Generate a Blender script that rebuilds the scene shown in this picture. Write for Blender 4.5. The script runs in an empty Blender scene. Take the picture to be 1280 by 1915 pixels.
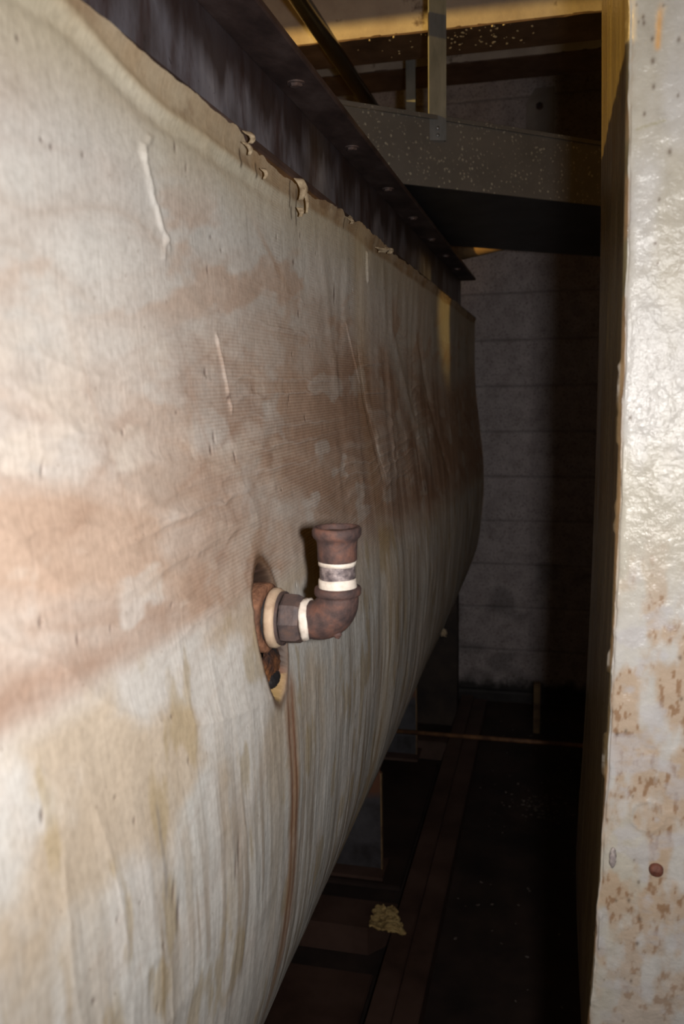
import bpy, bmesh, math, random
import numpy as np
from mathutils import Vector, Matrix
C = bpy.context.scene.collection
sc = bpy.context.scene
H = 1.48                      # eye height above the floor; shapes below are written relative to the eye

# ------------------------------------------------------------------ camera
F, YAW, PITCH, ROLL = 1623.15, .240219, .145576, -.0172597
fw = np.array([-math.sin(YAW)*math.cos(PITCH), math.cos(YAW)*math.cos(PITCH), -math.sin(PITCH)])
r0 = np.array([math.cos(YAW), math.sin(YAW), 0.]); u0 = np.cross(r0, fw)
rt = math.cos(ROLL)*r0 + math.sin(ROLL)*u0
up = -math.sin(ROLL)*r0 + math.cos(ROLL)*u0
cam = bpy.data.cameras.new('camera'); co = bpy.data.objects.new('camera', cam); C.objects.link(co)
M = Matrix(((rt[0], up[0], -fw[0], 0), (rt[1], up[1], -fw[1], 0), (rt[2], up[2], -fw[2], H), (0, 0, 0, 1)))
co.matrix_world = M
cam.sensor_fit = 'HORIZONTAL'; cam.sensor_width = 36; cam.lens = F/1280*36
cam.clip_start = .02; cam.clip_end = 50
cam.dof.use_dof = True; cam.dof.focus_distance = 1.15; cam.dof.aperture_fstop = 11
sc.camera = co

# ------------------------------------------------------------------ light and exposure
sc.view_settings.view_transform = 'Standard'; sc.view_settings.look = 'None'
sc.view_settings.exposure = 0; sc.view_settings.gamma = 1
w = bpy.data.worlds.new('world'); sc.world = w; w.use_nodes = True
w.node_tree.nodes['Background'].inputs[0].default_value = (.010, .006, .004, 1)
w.node_tree.nodes['Background'].inputs[1].default_value = 1

def light(name, kind, loc, power, col, **k):
    l = bpy.data.lights.new(name, kind); l.energy = power; l.color = col
    for a, b in k.items(): setattr(l, a, b)
    o = bpy.data.objects.new(name, l); C.objects.link(o); o.location = (loc[0], loc[1], loc[2]+H)
    return o
AMB = (1.0, .62, .16)
# the camera's own flash, eight centimetres beside the lens
fl = light('flash', 'AREA', tuple(rt*.08), 4.2, (1.0, .965, .93), shape='RECTANGLE', size=.03, size_y=.05, spread=math.radians(115))
fm = M.copy(); fm.translation = Vector((rt[0]*.08, rt[1]*.08, rt[2]*.08+H)); fl.matrix_world = fm
# sodium coloured lamps of the plant room: behind the tank, beyond the added right hand piers, behind the viewer, plus a bounce fill
light('lamp_over_tank', 'POINT', (-2.0, .90, 1.022), 300, AMB, shadow_soft_size=.012)
b = light('lamp_beyond_blockers', 'SPOT', (2.2, 1.9, .55), 45, AMB, shadow_soft_size=.05, spot_size=.17, spot_blend=.9)
b.rotation_euler = (Vector((-.3, 2.52, .20))-Vector((2.2, 1.9, .55))).to_track_quat('-Z', 'Y').to_euler()
light('bounce_fill_far', 'POINT', (2.0, 3.2, .3), 16, AMB, shadow_soft_size=.05)  # added weak fill, stands for amber bounce on the far wall
light('lamp_behind', 'POINT', (.5, -1.3, .7), 1.7, (1, .5, .12), shadow_soft_size=.08)

# ------------------------------------------------------------------ noise (numpy)
def hsh(ix, iy, seed):
    n = (ix.astype(np.int64)*374761393 + iy.astype(np.int64)*668265263 + seed*1274126177) & 0xffffffff
    n = ((n ^ (n >> 13))*1274126177) & 0xffffffff
    return ((n ^ (n >> 16)) & 0xffff)/65535.
def vn(x, y, seed=0):
    x, y = np.broadcast_arrays(np.asarray(x, float), np.asarray(y, float))
    x0 = np.floor(x); y0 = np.floor(y); a = x-x0; c = y-y0
    a = a*a*a*(a*(a*6-15)+10); c = c*c*c*(c*(c*6-15)+10)
    h = lambda i, j: hsh(x0+i, y0+j, seed)
    return (h(0, 0)*(1-a)+h(1, 0)*a)*(1-c)+(h(0, 1)*(1-a)+h(1, 1)*a)*c
def fbm(x, y, seed=0, o=4):
    s = 0; A = 1; t = 0
    for i in range(o):
        s = s+A*vn(x*2**i+i*17.3, y*2**i+i*9.1, seed+i); t += A; A *= .5
    return s/t
def ss(a, b, x): t = np.clip((x-a)/(b-a), 0, 1); return t*t*(3-2*t)
def ridge(x, y, seed=0, p=6): return (1-np.abs(2*vn(x, y, seed)-1))**p

# ------------------------------------------------------------------ materials
def mat(name, rough=.6, metal=0, spec=.5):
    m = bpy.data.materials.new(name); m.use_nodes = True
    p = m.node_tree.nodes['Principled BSDF']
    p.inputs['Roughness'].default_value = rough; p.inputs['Metallic'].default_value = metal
    p.inputs['Specular IOR Level'].default_value = spec
    return m, m.node_tree.nodes, m.node_tree.links, p
def noise(m, scale, detail=6, sc3=(1, 1, 1), rough=.6, coord='Object'):
    N, L = m.node_tree.nodes, m.node_tree.links
    t = N.new('ShaderNodeTexCoord'); mp = N.new('ShaderNodeMapping'); mp.inputs['Scale'].default_value = sc3
    n = N.new('ShaderNodeTexNoise'); n.inputs['Scale'].default_value = scale
    n.inputs['Detail'].default_value = detail; n.inputs['Roughness'].default_value = rough
    L.new(t.outputs[coord], mp.inputs[0]); L.new(mp.outputs[0], n.inputs['Vector'])
    return n.outputs['Fac']
def ramp(m, fac, stops, interp='LINEAR'):
    N, L = m.node_tree.nodes, m.node_tree.links
    r = N.new('ShaderNodeValToRGB'); L.new(fac, r.inputs[0]); r.color_ramp.interpolation = interp
    e = r.color_ramp.elements
    while len(e) < len(stops): e.new(.5)
    for k, (p, c) in enumerate(stops):
        e[k].position = p; e[k].color = (*c, 1) if len(c) == 3 else c
    return r.outputs[0]
def mixc(m, fac, a, b, mode='MIX'):
    N, L = m.node_tree.nodes, m.node_tree.links
    x = N.new('ShaderNodeMix'); x.data_type = 'RGBA'; x.blend_type = mode
    for s, v in ((x.inputs[0], fac), (x.inputs[6], a), (x.inputs[7], b)):
        if isinstance(v, bpy.types.NodeSocket): L.new(v, s)
        elif isinstance(v, (int, float)): s.default_value = v
        else: s.default_value = (*v, 1)
    return x.outputs[2]
def bump(m, p, h, strength, dist=.002):
    N, L = m.node_tree.nodes, m.node_tree.links
    b = N.new('ShaderNodeBump'); b.inputs['Strength'].default_value = strength; b.inputs['Distance'].default_value = dist
    L.new(h, b.inputs['Height'])
    old = p.inputs['Normal'].links
    if old: L.new(old[0].from_socket, b.inputs['Normal'])
    L.new(b.outputs[0], p.inputs['Normal'])
def simple(name, cols, scale=20, rough=.7, metal=0, bs=.3, bd=.002, sc3=(1, 1, 1), spec=.5, lo=.35, hi=.65):
    m, N, L, p = mat(name, rough, metal, spec)
    f = noise(m, scale, 8, sc3)
    n = len(cols)
    c = ramp(m, f, [(lo+(hi-lo)*k/max(1, n-1), cols[k]) for k in range(n)])
    L.new(c, p.inputs['Base Color'])
    bump(m, p, noise(m, scale*4, 4, sc3), bs, bd)
    return m

rust = simple('rust', [(.035, .022, .022), (.080, .044, .038), (.15, .068, .048)], 55, .75, 0, .6, .0015)
rust_grey = simple('rust_grey', [(.06, .045, .045), (.095, .065, .06), (.13, .08, .065)], 90, .6, 0, .5, .001)
rust_orange = simple('rust_orange', [(.008, .007, .009), (.10, .035, .012), (.26, .10, .03)], 45, .8, 0, .8, .003)
thread = simple('worn_thread', [(.09, .07, .075), (.20, .16, .16), (.36, .30, .29)], 150, .5, .2, .5, .001)
tape = simple('sealing_tape', [(.62, .54, .46), (.80, .72, .64)], 140, .55, 0, .4, .001)
putty = simple('cream_gasket', [(.30, .19, .12), (.50, .36, .25), (.58, .44, .31)], 40, .65, 0, .4, .001)
black = simple('black_gap_and_cinder', [(.004, .004, .006), (.02, .016, .016)], 60, .7, 0, .5, .002)
torn = simple('torn_canvas', [(.20, .14, .08), (.50, .40, .27)], 120, .9, 0, .5, .001)
galv = None

# ------------------------------------------------------------------ object helpers
def tag(o, label=None, cat=None, group=None, kind=None):
    for k, v in (('label', label), ('category', cat), ('group', group), ('kind', kind)):
        if v: o[k] = v
    return o
def link(me, name, m, parent=None, smooth=False, label=None):
    """verts relative to the eye; the origin goes to the bottom centre"""
    o = bpy.data.objects.new(name, me); C.objects.link(o)
    n = len(me.vertices); a = np.empty(n*3, np.float32); me.vertices.foreach_get('co', a); a = a.reshape(-1, 3)
    base = np.array([(a[:, 0].min()+a[:, 0].max())/2, (a[:, 1].min()+a[:, 1].max())/2, a[:, 2].min()])
    a -= base.astype(np.float32); me.vertices.foreach_set('co', a.ravel()); me.update()
    wpos = Vector((base[0], base[1], base[2]+H))
    if parent:
        o.parent = parent; o.location = wpos-wp(parent)
    else: o.location = wpos
    me.materials.append(m)
    if smooth: me.polygons.foreach_set('use_smooth', [True]*len(me.polygons))
    if label: o['label'] = label
    return o
def wp(o):
    v = Vector(o.location)
    while o.parent: o = o.parent; v += Vector(o.location)
    return v
def empty(name, loc):
    o = bpy.data.objects.new(name, None); C.objects.link(o); o.location = (loc[0], loc[1], loc[2]+H)
    o.empty_display_size = .05; return o
def bm_obj(bm, name, m, parent=None, smooth=False, label=None):
    me = bpy.data.meshes.new(name); bmesh.ops.recalc_face_normals(bm, faces=bm.faces); bm.to_mesh(me); bm.free()
    return link(me, name, m, parent, smooth, label)
def abox(bm, x0, x1, y0, y1, z0, z1, bev=0):
    r = bmesh.ops.create_cube(bm, size=1)
    for v in r['verts']:
        v.co = Vector((x0+(v.co.x+.5)*(x1-x0), y0+(v.co.y+.5)*(y1-y0), z0+(v.co.z+.5)*(z1-z0)))
    if bev:
        es = list({e for v in r['verts'] for e in v.link_edges})
        bmesh.ops.bevel(bm, geom=es, offset=bev, segments=2, affect='EDGES')
def box(name, d, m, parent=None, bev=.002, label=None):
    bm = bmesh.new(); abox(bm, *d, bev); return bm_obj(bm, name, m, parent, False, label)
def prism(bm, pts, axis, lo, hi):
    """closed polygon pts (2 coords) extruded along axis"""
    def P(a, b, t): return {'x': (t, a, b), 'y': (a, t, b), 'z': (a, b, t)}[axis]
    v0 = [bm.verts.new(P(a, b, lo)) for a, b in pts]; v1 = [bm.verts.new(P(a, b, hi)) for a, b in pts]
    n = len(pts); bm.faces.new(v0); bm.faces.new(v1[::-1])
    for i in range(n): bm.faces.new((v0[i], v0[(i+1) % n], v1[(i+1) % n], v1[i]))
def lathe(bm, prof, org, ax, seg=48, wob=0, seed=1, closed=False):
    """prof: list of (along, radius), closed when wanted"""
    ax = Vector(ax).normalized(); t = Vector((0, 1, 0)) if abs(ax.y) < .9 else Vector((1, 0, 0))
    e1 = ax.cross(t).normalized(); e2 = ax.cross(e1); rings = []
    rg = random.Random(seed)
    for k, (h, r) in enumerate(prof):
        row = []
        for i in range(seg):
            a = 2*math.pi*i/seg
            rr = r*(1+wob*(math.sin(3*a+seed+k)*.5+rg.uniform(-.5, .5)))
            row.append(bm.verts.new(Vector(org)+ax*(h+ (wob*.02*math.sin(2*a+seed) if wob else 0))+(e1*math.cos(a)+e2*math.sin(a))*rr))
        rings.append(row)
    prs = list(zip(rings, rings[1:]))+([(rings[-1], rings[0])] if closed else [])
    for A, B in prs:
        for i in range(seg): bm.faces.new((A[i], A[(i+1) % seg], B[(i+1) % seg], B[i]))
    return rings
def grid_mesh(name, V, nu, nv, uv=None, col=None):
    me = bpy.data.meshes.new(name)
    V = np.asarray(V, np.float32).reshape(-1, 3)
    i = np.arange(nu-1)[:, None]*nv+np.arange(nv-1)[None, :]
    q = np.stack([i, i+nv, i+nv+1, i+1], -1).reshape(-1, 4).astype(np.int32)
    me.vertices.add(len(V)); me.vertices.foreach_set('co', V.ravel())
    me.loops.add(q.size); me.loops.foreach_set('vertex_index', q.ravel())
    me.polygons.add(len(q)); me.polygons.foreach_set('loop_start', np.arange(len(q), dtype=np.int32)*4)
    me.update(calc_edges=True)
    if uv is not None:
        l = me.uv_layers.new(name='UVMap'); l.data.foreach_set('uv', uv.reshape(-1, 2)[q.ravel()].astype(np.float32).ravel())
    if col is not None:
        a = me.color_attributes.new('Col', 'FLOAT_COLOR', 'POINT')
        c = np.concatenate([col.reshape(-1, col.shape[-1]), np.ones((len(V), 1))], 1)[:, :4] if col.shape[-1] == 3 else col.reshape(-1, 4)
        a.data.foreach_set('color', c.astype(np.float32).ravel())
    return me

# ================================================================== SETTING
YW = 3.95
floor_m = simple('dark_floor', [(.016, .011, .010), (.032, .021, .018), (.05, .032, .026)], 6, .7, 0, .3, .004)
bm = bmesh.new(); abox(bm, -2.6, 3.0, -2.2, YW, -1.60, -1.48)
tag(bm_obj(bm, 'floor', floor_m), kind='structure')

# block wall at the far end: real recessed courses, painted over
wm, N, L, p = mat('painted_block', .62)
f1 = noise(wm, 14, 8); f2 = noise(wm, 160, 4); f3 = noise(wm, 3, 5, (1, 1, 1))
c = ramp(wm, f1, [(.3, (.33, .285, .285)), (.5, (.44, .39, .40)), (.7, (.52, .47, .48))])
c = mixc(wm, ramp(wm, f2, [(.36, (1, 1, 1)), (.46, (0, 0, 0))]), c, (.20, .16, .15))
t = N.new('ShaderNodeAttribute'); t.attribute_name = 'Col'
c = mixc(wm, 1.0, c, t.outputs[0], 'MULTIPLY')
L.new(c, p.inputs['Base Color']); bump(wm, p, f2, .5, .002); bump(wm, p, f1, .3, .004)
xs = np.linspace(-2.6, 3.0, 561); zs = np.linspace(-1.48, 1.45, 586)
X, Z = np.meshgrid(xs, zs, indexing='ij')
joint = .384-.2015*np.arange(-6, 11)
d = np.min(np.abs(Z[..., None]-(joint+.0)[None, None, :]-.0015*(fbm(X*6, Z*0+3, 4)[..., None]-.5)), -1)
g = np.exp(-(d/.004)**2)
row = np.floor((Z-.384)/.2015); px = (X/.405+.5*(row % 2)+.22) % 1
dv = np.minimum(px, 1-px)*.405; gv = np.exp(-(dv/.004)**2)*.35
Y = YW+.005*np.maximum(g, gv)+.002*fbm(X*9, Z*9, 5)
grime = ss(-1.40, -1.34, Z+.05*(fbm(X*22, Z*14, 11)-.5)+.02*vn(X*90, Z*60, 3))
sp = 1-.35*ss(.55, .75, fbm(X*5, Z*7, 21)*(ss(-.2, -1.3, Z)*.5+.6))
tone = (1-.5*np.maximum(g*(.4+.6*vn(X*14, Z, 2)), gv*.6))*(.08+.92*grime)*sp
# same tone across the whole wall, slightly warmed
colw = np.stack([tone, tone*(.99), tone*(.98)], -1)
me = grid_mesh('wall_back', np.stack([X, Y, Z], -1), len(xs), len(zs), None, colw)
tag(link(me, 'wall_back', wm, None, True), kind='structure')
me.flip_normals()
darkwall = simple('dark_wall', [(.10, .075, .055), (.17, .13, .10)], 5, .8, 0, .3, .004)
tag(box('wall_left', (-2.72, -2.6, -2.2, YW, -1.48, 1.45), darkwall), kind='structure')
tag(box('wall_front', (-2.6, 3.0, -2.32, -2.2, -1.48, 1.45), darkwall), kind='structure')
# right hand wall, and two unseen piers added to cut the lamp light
tag(box('wall_right', (3.0, 3.12, -2.2, YW, -1.48, 1.45), darkwall), kind='structure')
for nm, y0, y1 in (('unseen_blocker_1', 1.45, 2.07), ('unseen_blocker_2', 2.345, 3.735)):
    tag(box(nm, (.60, .90, y0, y1, -1.48, 1.45), darkwall), kind='structure')
tag(box('unseen_blocker_3', (-2.6, -.80, 2.42, 2.50, -1.48, 1.45), darkwall), kind='structure')  # unseen partition added to keep the tank lamp off the far wall
ceil_m = simple('ceiling_board', [(.10, .075, .065), (.17, .135, .12)], 8, .85, 0, .3, .003)
tag(box('ceiling', (-2.6, 3.0, -2.2, YW, 1.45, 1.55), ceil_m), kind='structure')

# ================================================================== TANK LAGGING
P = np.array([(-.3005, .243), (-.303, .19), (-.303, .12), (-.299, -.01), (-.286, -.13), (-.269, -.281), (-.264, -.38), (-.267, -.47),
              (-.288, -.644), (-.345, -.80), (-.428, -.975), (-.53, -1.10), (-.68, -1.20), (-.90, -1.26), (-1.15, -1.28)])
# smooth resample of the section
def catmull(P, n=30):
    out = []
    Q = np.vstack([2*P[0]-P[1], P, 2*P[-1]-P[-2]])
    for i in range(1, len(Q)-2):
        for k in range(n):
            t = k/n; a, b, c_, d_ = Q[i-1], Q[i], Q[i+1], Q[i+2]
            out.append(.5*((2*b)+(c_-a)*t+(2*a-5*b+4*c_-d_)*t*t+(3*b-a-3*c_+d_)*t**3))
    out.append(P[-1]); return np.array(out)
Pc = catmull(P); arc = np.concatenate([[0], np.cumsum(np.linalg.norm(np.diff(Pc, axis=0), axis=1))])
S_of_Z = lambda z: np.interp(-np.asarray(z, float), -Pc[:, 1], arc)
# rows: dense where seen
sr = np.concatenate([np.linspace(0, .60, 460, endpoint=False), np.linspace(.60, 1.10, 200, endpoint=False), np.linspace(1.10, arc[-1], 50)])
yr = np.concatenate([np.linspace(-.9, .30, 50, endpoint=False), np.geomspace(.30, 3.44, 1150)])
YY, SS = np.meshgrid(yr, sr, indexing='ij')
PX = np.interp(SS, arc, Pc[:, 0]); PZ = np.interp(SS, arc, Pc[:, 1])
tx = np.gradient(Pc[:, 0], arc); tz = np.gradient(Pc[:, 1], arc)
NX = -np.interp(SS, arc, tz); NZ = np.interp(SS, arc, tx)
nl = np.hypot(NX, NZ); NX /= nl; NZ /= nl
# edge of the cloth: laps up over the flange tip near the viewer, ragged further on
edge = .003*(fbm(yr*9, 0*yr+1, 61, 5)-.5)*2 - .009*ss(.82, .88, yr)*(1-ss(1.08, 1.2, yr)) + .004*ss(1.3, 1.4, yr)*(1-ss(1.5, 1.65, yr))
edge += .008*(fbm(yr*38, 0*yr+5, 62, 4)-.5)*(.35+.65*ss(.7, .85, yr))*(1-.6*ss(1.5, 2.2, yr))
k = np.clip(1-SS/.05, 0, 1)
lift = edge[:, None]*k
DZ = PZ+lift
over = ss(-.005, .02, DZ-.232)           # cloth lies on the outside of the flange lip
PX = PX+over*.0055
Zt = DZ
# undulation
dsp = .0035*(fbm(YY*4, SS*3, 1, 3)-.5)*2
fold = fbm(YY*14+SS*3.2, SS*1.3, 7, 3)-.5
dsp += .0045*fold*ss(.55, 1.6, YY)*ss(.0, .1, SS)
# long slanting folds about mid length
for (y0, z0, y1, z1, wd, am) in ((1.345, .06, 1.47, -.17, .004, -.0010), (1.375, .05, 1.50, -.17, .009, .0005), (1.66, .10, 2.02, -.22, .03, .0022), (2.0, .1, 2.35, -.25, .03, -.0035),
                                 (1.58, .20, 1.62, -.05, .02, .0012), (1.15, .16, 1.22, -.05, .02, .0015), (.625, .175, .662, .112, .0045, .0022), (.64, .19, .625, .17, .005, .0015)):
    t = np.clip((Zt-z0)/(z1-z0), 0, 1); cy = y0+(y1-y0)*t+.02*(fbm(t*4, t*0, 9)-.5)
    msk = ss(-.12, .05, (Zt-z0)/(z1-z0))*ss(1.2, .85, (Zt-z0)/(z1-z0))
    dsp += am*np.exp(-((YY-cy)/wd)**2)*msk
# scalloped horizontal wrinkles in the stained zone
wz = Zt+.010*(fbm(YY*9, Zt*5, 31)-.5)*2+.006*(ridge(YY*13, Zt*6, 33, 2)-.5)
zone = ss(.17, .06, Zt)*ss(-.24, -.12, Zt)*ss(.45, .6, YY)*(.35+.65*ss(.45, .6, fbm(YY*3, Zt*6, 35)))
dsp += .0016*ridge(YY*3.0, wz*55, 34, 4)*zone
dsp += .0011*ridge(YY*5.0, wz*95, 36, 4)*zone*ss(1.0, 1.3, YY)
lad = ss(1.40, 1.43, YY+.5*(Zt+.06))*ss(1.64, 1.60, YY+.8*(Zt+.06))*ss(.06, .03, Zt)*ss(-.20, -.16, Zt)
ladr = ridge(YY*4, (Zt-.35*0*(YY-1.5))*62+.9*(vn(YY*6, Zt*20, 37)), 38, 4); dsp += .0022*ladr*lad
# ropey near-left wrinkles
near = ss(.95, .6, YY)
dsp += .0028*ridge(YY*5+Zt*5, Zt*13+YY*3, 41, 3)*near*ss(.22, .1, Zt)
dsp += .0014*ridge(YY*16, Zt*9, 44, 3)*near*ss(-.12, -.3, Zt)
dsp += .0005*(fbm(YY*45, Zt*38, 43)-.5)*2
dsp += .0010*(fbm(YY*60, SS*6, 47)-.5)*2*ss(-.2, -.4, Zt)      # hanging pleats below
dsp += .0016*ridge(YY*4+2, wz*30+YY*2, 45, 4)*ss(1.0, .75, YY)*ss(.16, .08, Zt)*ss(-.2, -.1, Zt)
# raised seams
def seam(y0, z0, y1, z1, wd, am):
    global dsp
    t = (Zt-z0)/(z1-z0); cy = y0+(y1-y0)*np.clip(t, 0, 1)
    dsp += am*np.exp(-((YY-cy)/wd)**2)*ss(-.05, .08, t)*ss(1.05, .92, t)
seam(.757, .048, .782, -.025, .0028, .0022); seam(1.43, .215, 1.44, .165, .005, .003); seam(.662, .118, .655, .10, .004, .0015)
seam(1.27, .09, 1.36, .0, .004, .0018)
# crease under the lapped edge
cr = .214+.020*ss(.68, .50, YY)+.008*ss(.85, 1.3, YY)+.010*(fbm(YY*6, YY*0, 51)-.5)
dsp += .0018*np.exp(-((Zt-cr)/.004)**2)*ss(1.1, .8, YY) - .0022*np.exp(-((Zt-cr+.012)/.006)**2)*ss(1.1, .8, YY)
# slot cut round the pipe
sy, sz = .800, -.243
aa = np.arctan2(Zt-sz, (YY-sy)*2)
rr = np.hypot((YY-sy+.004*np.sin((Zt-sz)*30))/.040, (Zt-sz)/.071)+.10*(fbm(np.cos(aa)*2+5, np.sin(aa)*2+5, 71)-.5)
hole = ss(1.0, .84, rr)
dsp = dsp*(1-hole)-.034*hole+.0010*np.exp(-((rr-1.08)/.09)**2)
# small punctures and blemishes
rg = np.random.default_rng(5)
spots = [(rg.uniform(.4, 1.9), rg.uniform(-.55, .2), rg.uniform(.001, .0022), rg.uniform(.001, .004)) for _ in range(110)]
spots += [(1.213, .126, .004, .012), (1.03, .085, .003, .004), (.665, -.402, .0022, .012), (.656, -.412, .002, .009), (.546, -.385, .003, .012), (.540, -.365, .002, .008),
          (.726, .013, .0025, .003), (.73, -.045, .002, .005), (.77, -.065, .002, .005), (.775, -.01, .002, .003), (1.02, .145, .004, .003), (1.9, -.23, .008, .006)]
spotm = np.zeros_like(YY)
for (a, b_, ra, rb) in spots:
    i0, i1 = np.searchsorted(yr, [a-4*ra, a+4*ra]); j0, j1 = np.searchsorted(sr, [S_of_Z(b_)-4*rb, S_of_Z(b_)+4*rb])
    if i1 > i0 and j1 > j0:
        s_ = (slice(i0, i1), slice(j0, j1))
        spotm[s_] = np.maximum(spotm[s_], np.exp(-((YY[s_]-a-(Zt[s_]-b_)*.25)/ra)**2-((Zt[s_]-b_)/rb)**2))
dsp -= .0012*spotm
VX = PX+NX*dsp; VZ = DZ+NZ*dsp
V = np.stack([VX, YY, VZ], -1)
# ---- colour of the paint and of the stains (dirt, plus painted fold shade and ridge highlights)
n1 = fbm(YY*7, Zt*9, 101, 5); n2 = fbm(YY*26, Zt*26, 103, 4); n3 = fbm(YY*40, Zt*5, 105, 4); n4 = fbm(YY*3.5, Zt*16, 107, 5)
white = np.array([.66, .635, .60]); cool = np.array([.60, .595, .57]); tanc = np.array([.53, .385, .295]); brown = np.array([.37, .235, .165])
deep = np.array([.10, .055, .03]); yellow = np.array([.50, .43, .26]); cream = np.array([.60, .50, .34])
def mx(A, B, f): return A*(1-f[..., None])+B*f[..., None]
col = mx(np.broadcast_to(white, YY.shape+(3,)), cool, ss(.35, .65, n1)*.8)
col = col*(.92+.16*n2[..., None])
# brown band
top = .005+.075*ss(.5, .95, YY)*ss(2.2, 1.5, YY)
lowb = -.183-.03*(YY-.4)-.05*ss(1.0, 2.0, YY)+.01*(n2-.5)
u_ = fbm(YY*5+2*n1, Zt*20+YY*4, 111, 5)
bandw = ss(top+.07, top-.10, Zt+.10*(n4-.5))*ss(lowb-.012-.05*ss(.8, 1.1, YY), lowb+.012+.03*ss(.8, 1.1, YY), Zt+.012*(n1-.5))
m1 = bandw*np.clip(.62+1.5*(u_-.45), 0, 1)
col = mx(col, tanc, np.clip(m1*1.25, 0, 1)*.95)
m2 = bandw*ss(.50, .72, fbm(YY*4+7, Zt*24+YY*5, 113, 5))
col = mx(col, brown, m2*.55)
col = mx(col, np.array([.40, .26, .185]), bandw*.55*ss(.85, 1.15, YY)*np.clip(.4+.9*n4, 0, 1))
# darker tide lines near the viewer, just above the lower limit of the band
tide = np.exp(-((Zt-lowb-.018-.012*(n1-.5))/.016)**2)*ss(.75, .42, YY)
col = mx(col, np.array([.34, .20, .135]), np.clip(tide*(.45+.8*(n2-.2)), 0, 1)*.85)
lightgap = np.exp(-((Zt+.118+.07*(YY-.45)+.01*(n1-.5))/.008)**2)*ss(.52, .38, YY)
col = mx(col, white, .55*bandw*ss(.60, .70, fbm(YY*11+3, Zt*26, 141, 4)))
# heavy streaked dirt round the folds further along
m3 = ss(1.15, 1.5, YY)*ss(2.6, 2.0, YY)*ss(.09, -.02, Zt)*ss(-.30, -.2, Zt)*ss(.35, .7, n3)
col = mx(col, np.array([.23, .14, .10]), m3*.55)
col = mx(col, cool, .7*ss(1.75, 1.85, YY+1.3*Zt+.10)*ss(2.02, 1.90, YY+1.3*Zt+.10)*ss(.15, .05, Zt)*ss(-.25, -.1, Zt))
col = mx(col, np.array([.13, .08, .05]), .7*np.exp(-((YY-1.368+.52*(Zt+.018))/.0045)**2)*ss(.05, -.02, Zt)*ss(-.20, -.14, Zt))  # dark line paints the shade in the slanting fold
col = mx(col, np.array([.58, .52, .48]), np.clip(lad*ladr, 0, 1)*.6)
col = mx(col, np.array([.62, .56, .52]), np.clip(zone*ridge(YY*3.0, wz*55, 34, 9)*1.1, 0, 1)*.5*ss(.6, .8, YY))  # pale ridge lines: worn crests with highlights put into the colour
# upper blotches above the band
m4 = ss(.20, .12, Zt)*ss(.02, .08, Zt)*ss(.56, .70, fbm(YY*7+5, Zt*22-YY*5, 117, 5))
col = mx(col, tanc, m4*.7)
# cross streaks of rubbed-off and ingrained dirt near the viewer
cz_ = np.clip(bandw+.25, 0, 1)*ss(1.1, .7, YY)
col = mx(col, brown, cz_*ridge(YY*22+Zt*8, Zt*4, 151, 5)*.30)
col = mx(col, brown, cz_*ridge(YY*3+1, Zt*34-YY*9, 153, 5)*.55*ss(.35, .6, n4))
col = mx(col, np.array([.70, .62, .54]), cz_*ss(.62, .74, fbm(YY*16, Zt*30, 155, 4))*.55)
col = mx(col, np.array([.50, .42, .36]), ss(.02, .08, Zt)*ss(1.0, .7, YY)*ridge(YY*5+Zt*12, Zt*15-YY*4, 157, 5)*.55)
# darker tan bands beside the wrinkle ridges
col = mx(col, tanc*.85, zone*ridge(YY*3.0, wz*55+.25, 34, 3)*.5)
# below the band: blotchy tan fading to pale, with hanging streaks
low = ss(lowb+.01, lowb-.02, Zt)
m5 = low*ss(-.50, -.25, Zt)*ss(.38, .62, fbm(YY*9, Zt*11, 121, 5))*(1-.55*ss(.9, 1.4, YY))
col = mx(col, np.array([.52, .41, .29]), m5*.75)
m6 = .7*ss(-.2, -.4, Zt)*ss(.50, .72, fbm(YY*34, Zt*3.0, 123, 5))
col = mx(col, np.array([.36, .27, .17]), m6*.55)
m6 = ss(-.25, -.45, Zt)*ss(.62, .72, fbm(YY*60, Zt*5, 125, 4))
col = mx(col, np.array([.25, .17, .10]), m6*.5)
col = mx(col, np.array([.40, .30, .15]), low*ss(.60, .72, fbm(YY*30, Zt*12, 127, 4))*.5)
# yellowed paint towards the top edge, tan lapped edge
col = mx(col, yellow*1.12, .55*ss(.14, .23, Zt+.03*(n1-.5))*(1-.5*ss(1.2, 2, YY)))
lap = ss(-.004, .004, Zt-cr)
col = mx(col, np.array([.41, .295, .18]), lap*np.clip(.75+.8*(n2-.5), 0, 1))
col = mx(col, np.array([.22, .13, .07]), lap*ss(.55, .75, fbm(YY*20, Zt*50, 129, 4))*.5)
col = mx(col, cream, .35*np.exp(-((Zt-cr-.001)/.004)**2)*ss(.95, .7, YY))
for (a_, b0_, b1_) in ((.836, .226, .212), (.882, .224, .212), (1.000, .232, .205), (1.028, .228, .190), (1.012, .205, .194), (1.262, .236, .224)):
    col = mx(col, np.array([.07, .045, .03]), .9*np.exp(-((YY-a_-.15*(b0_-Zt)-.003*(n2-.5))/.0022)**2)*ss(b1_-.003, b1_+.001, Zt)*ss(b0_+.004, b0_, Zt))
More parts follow.
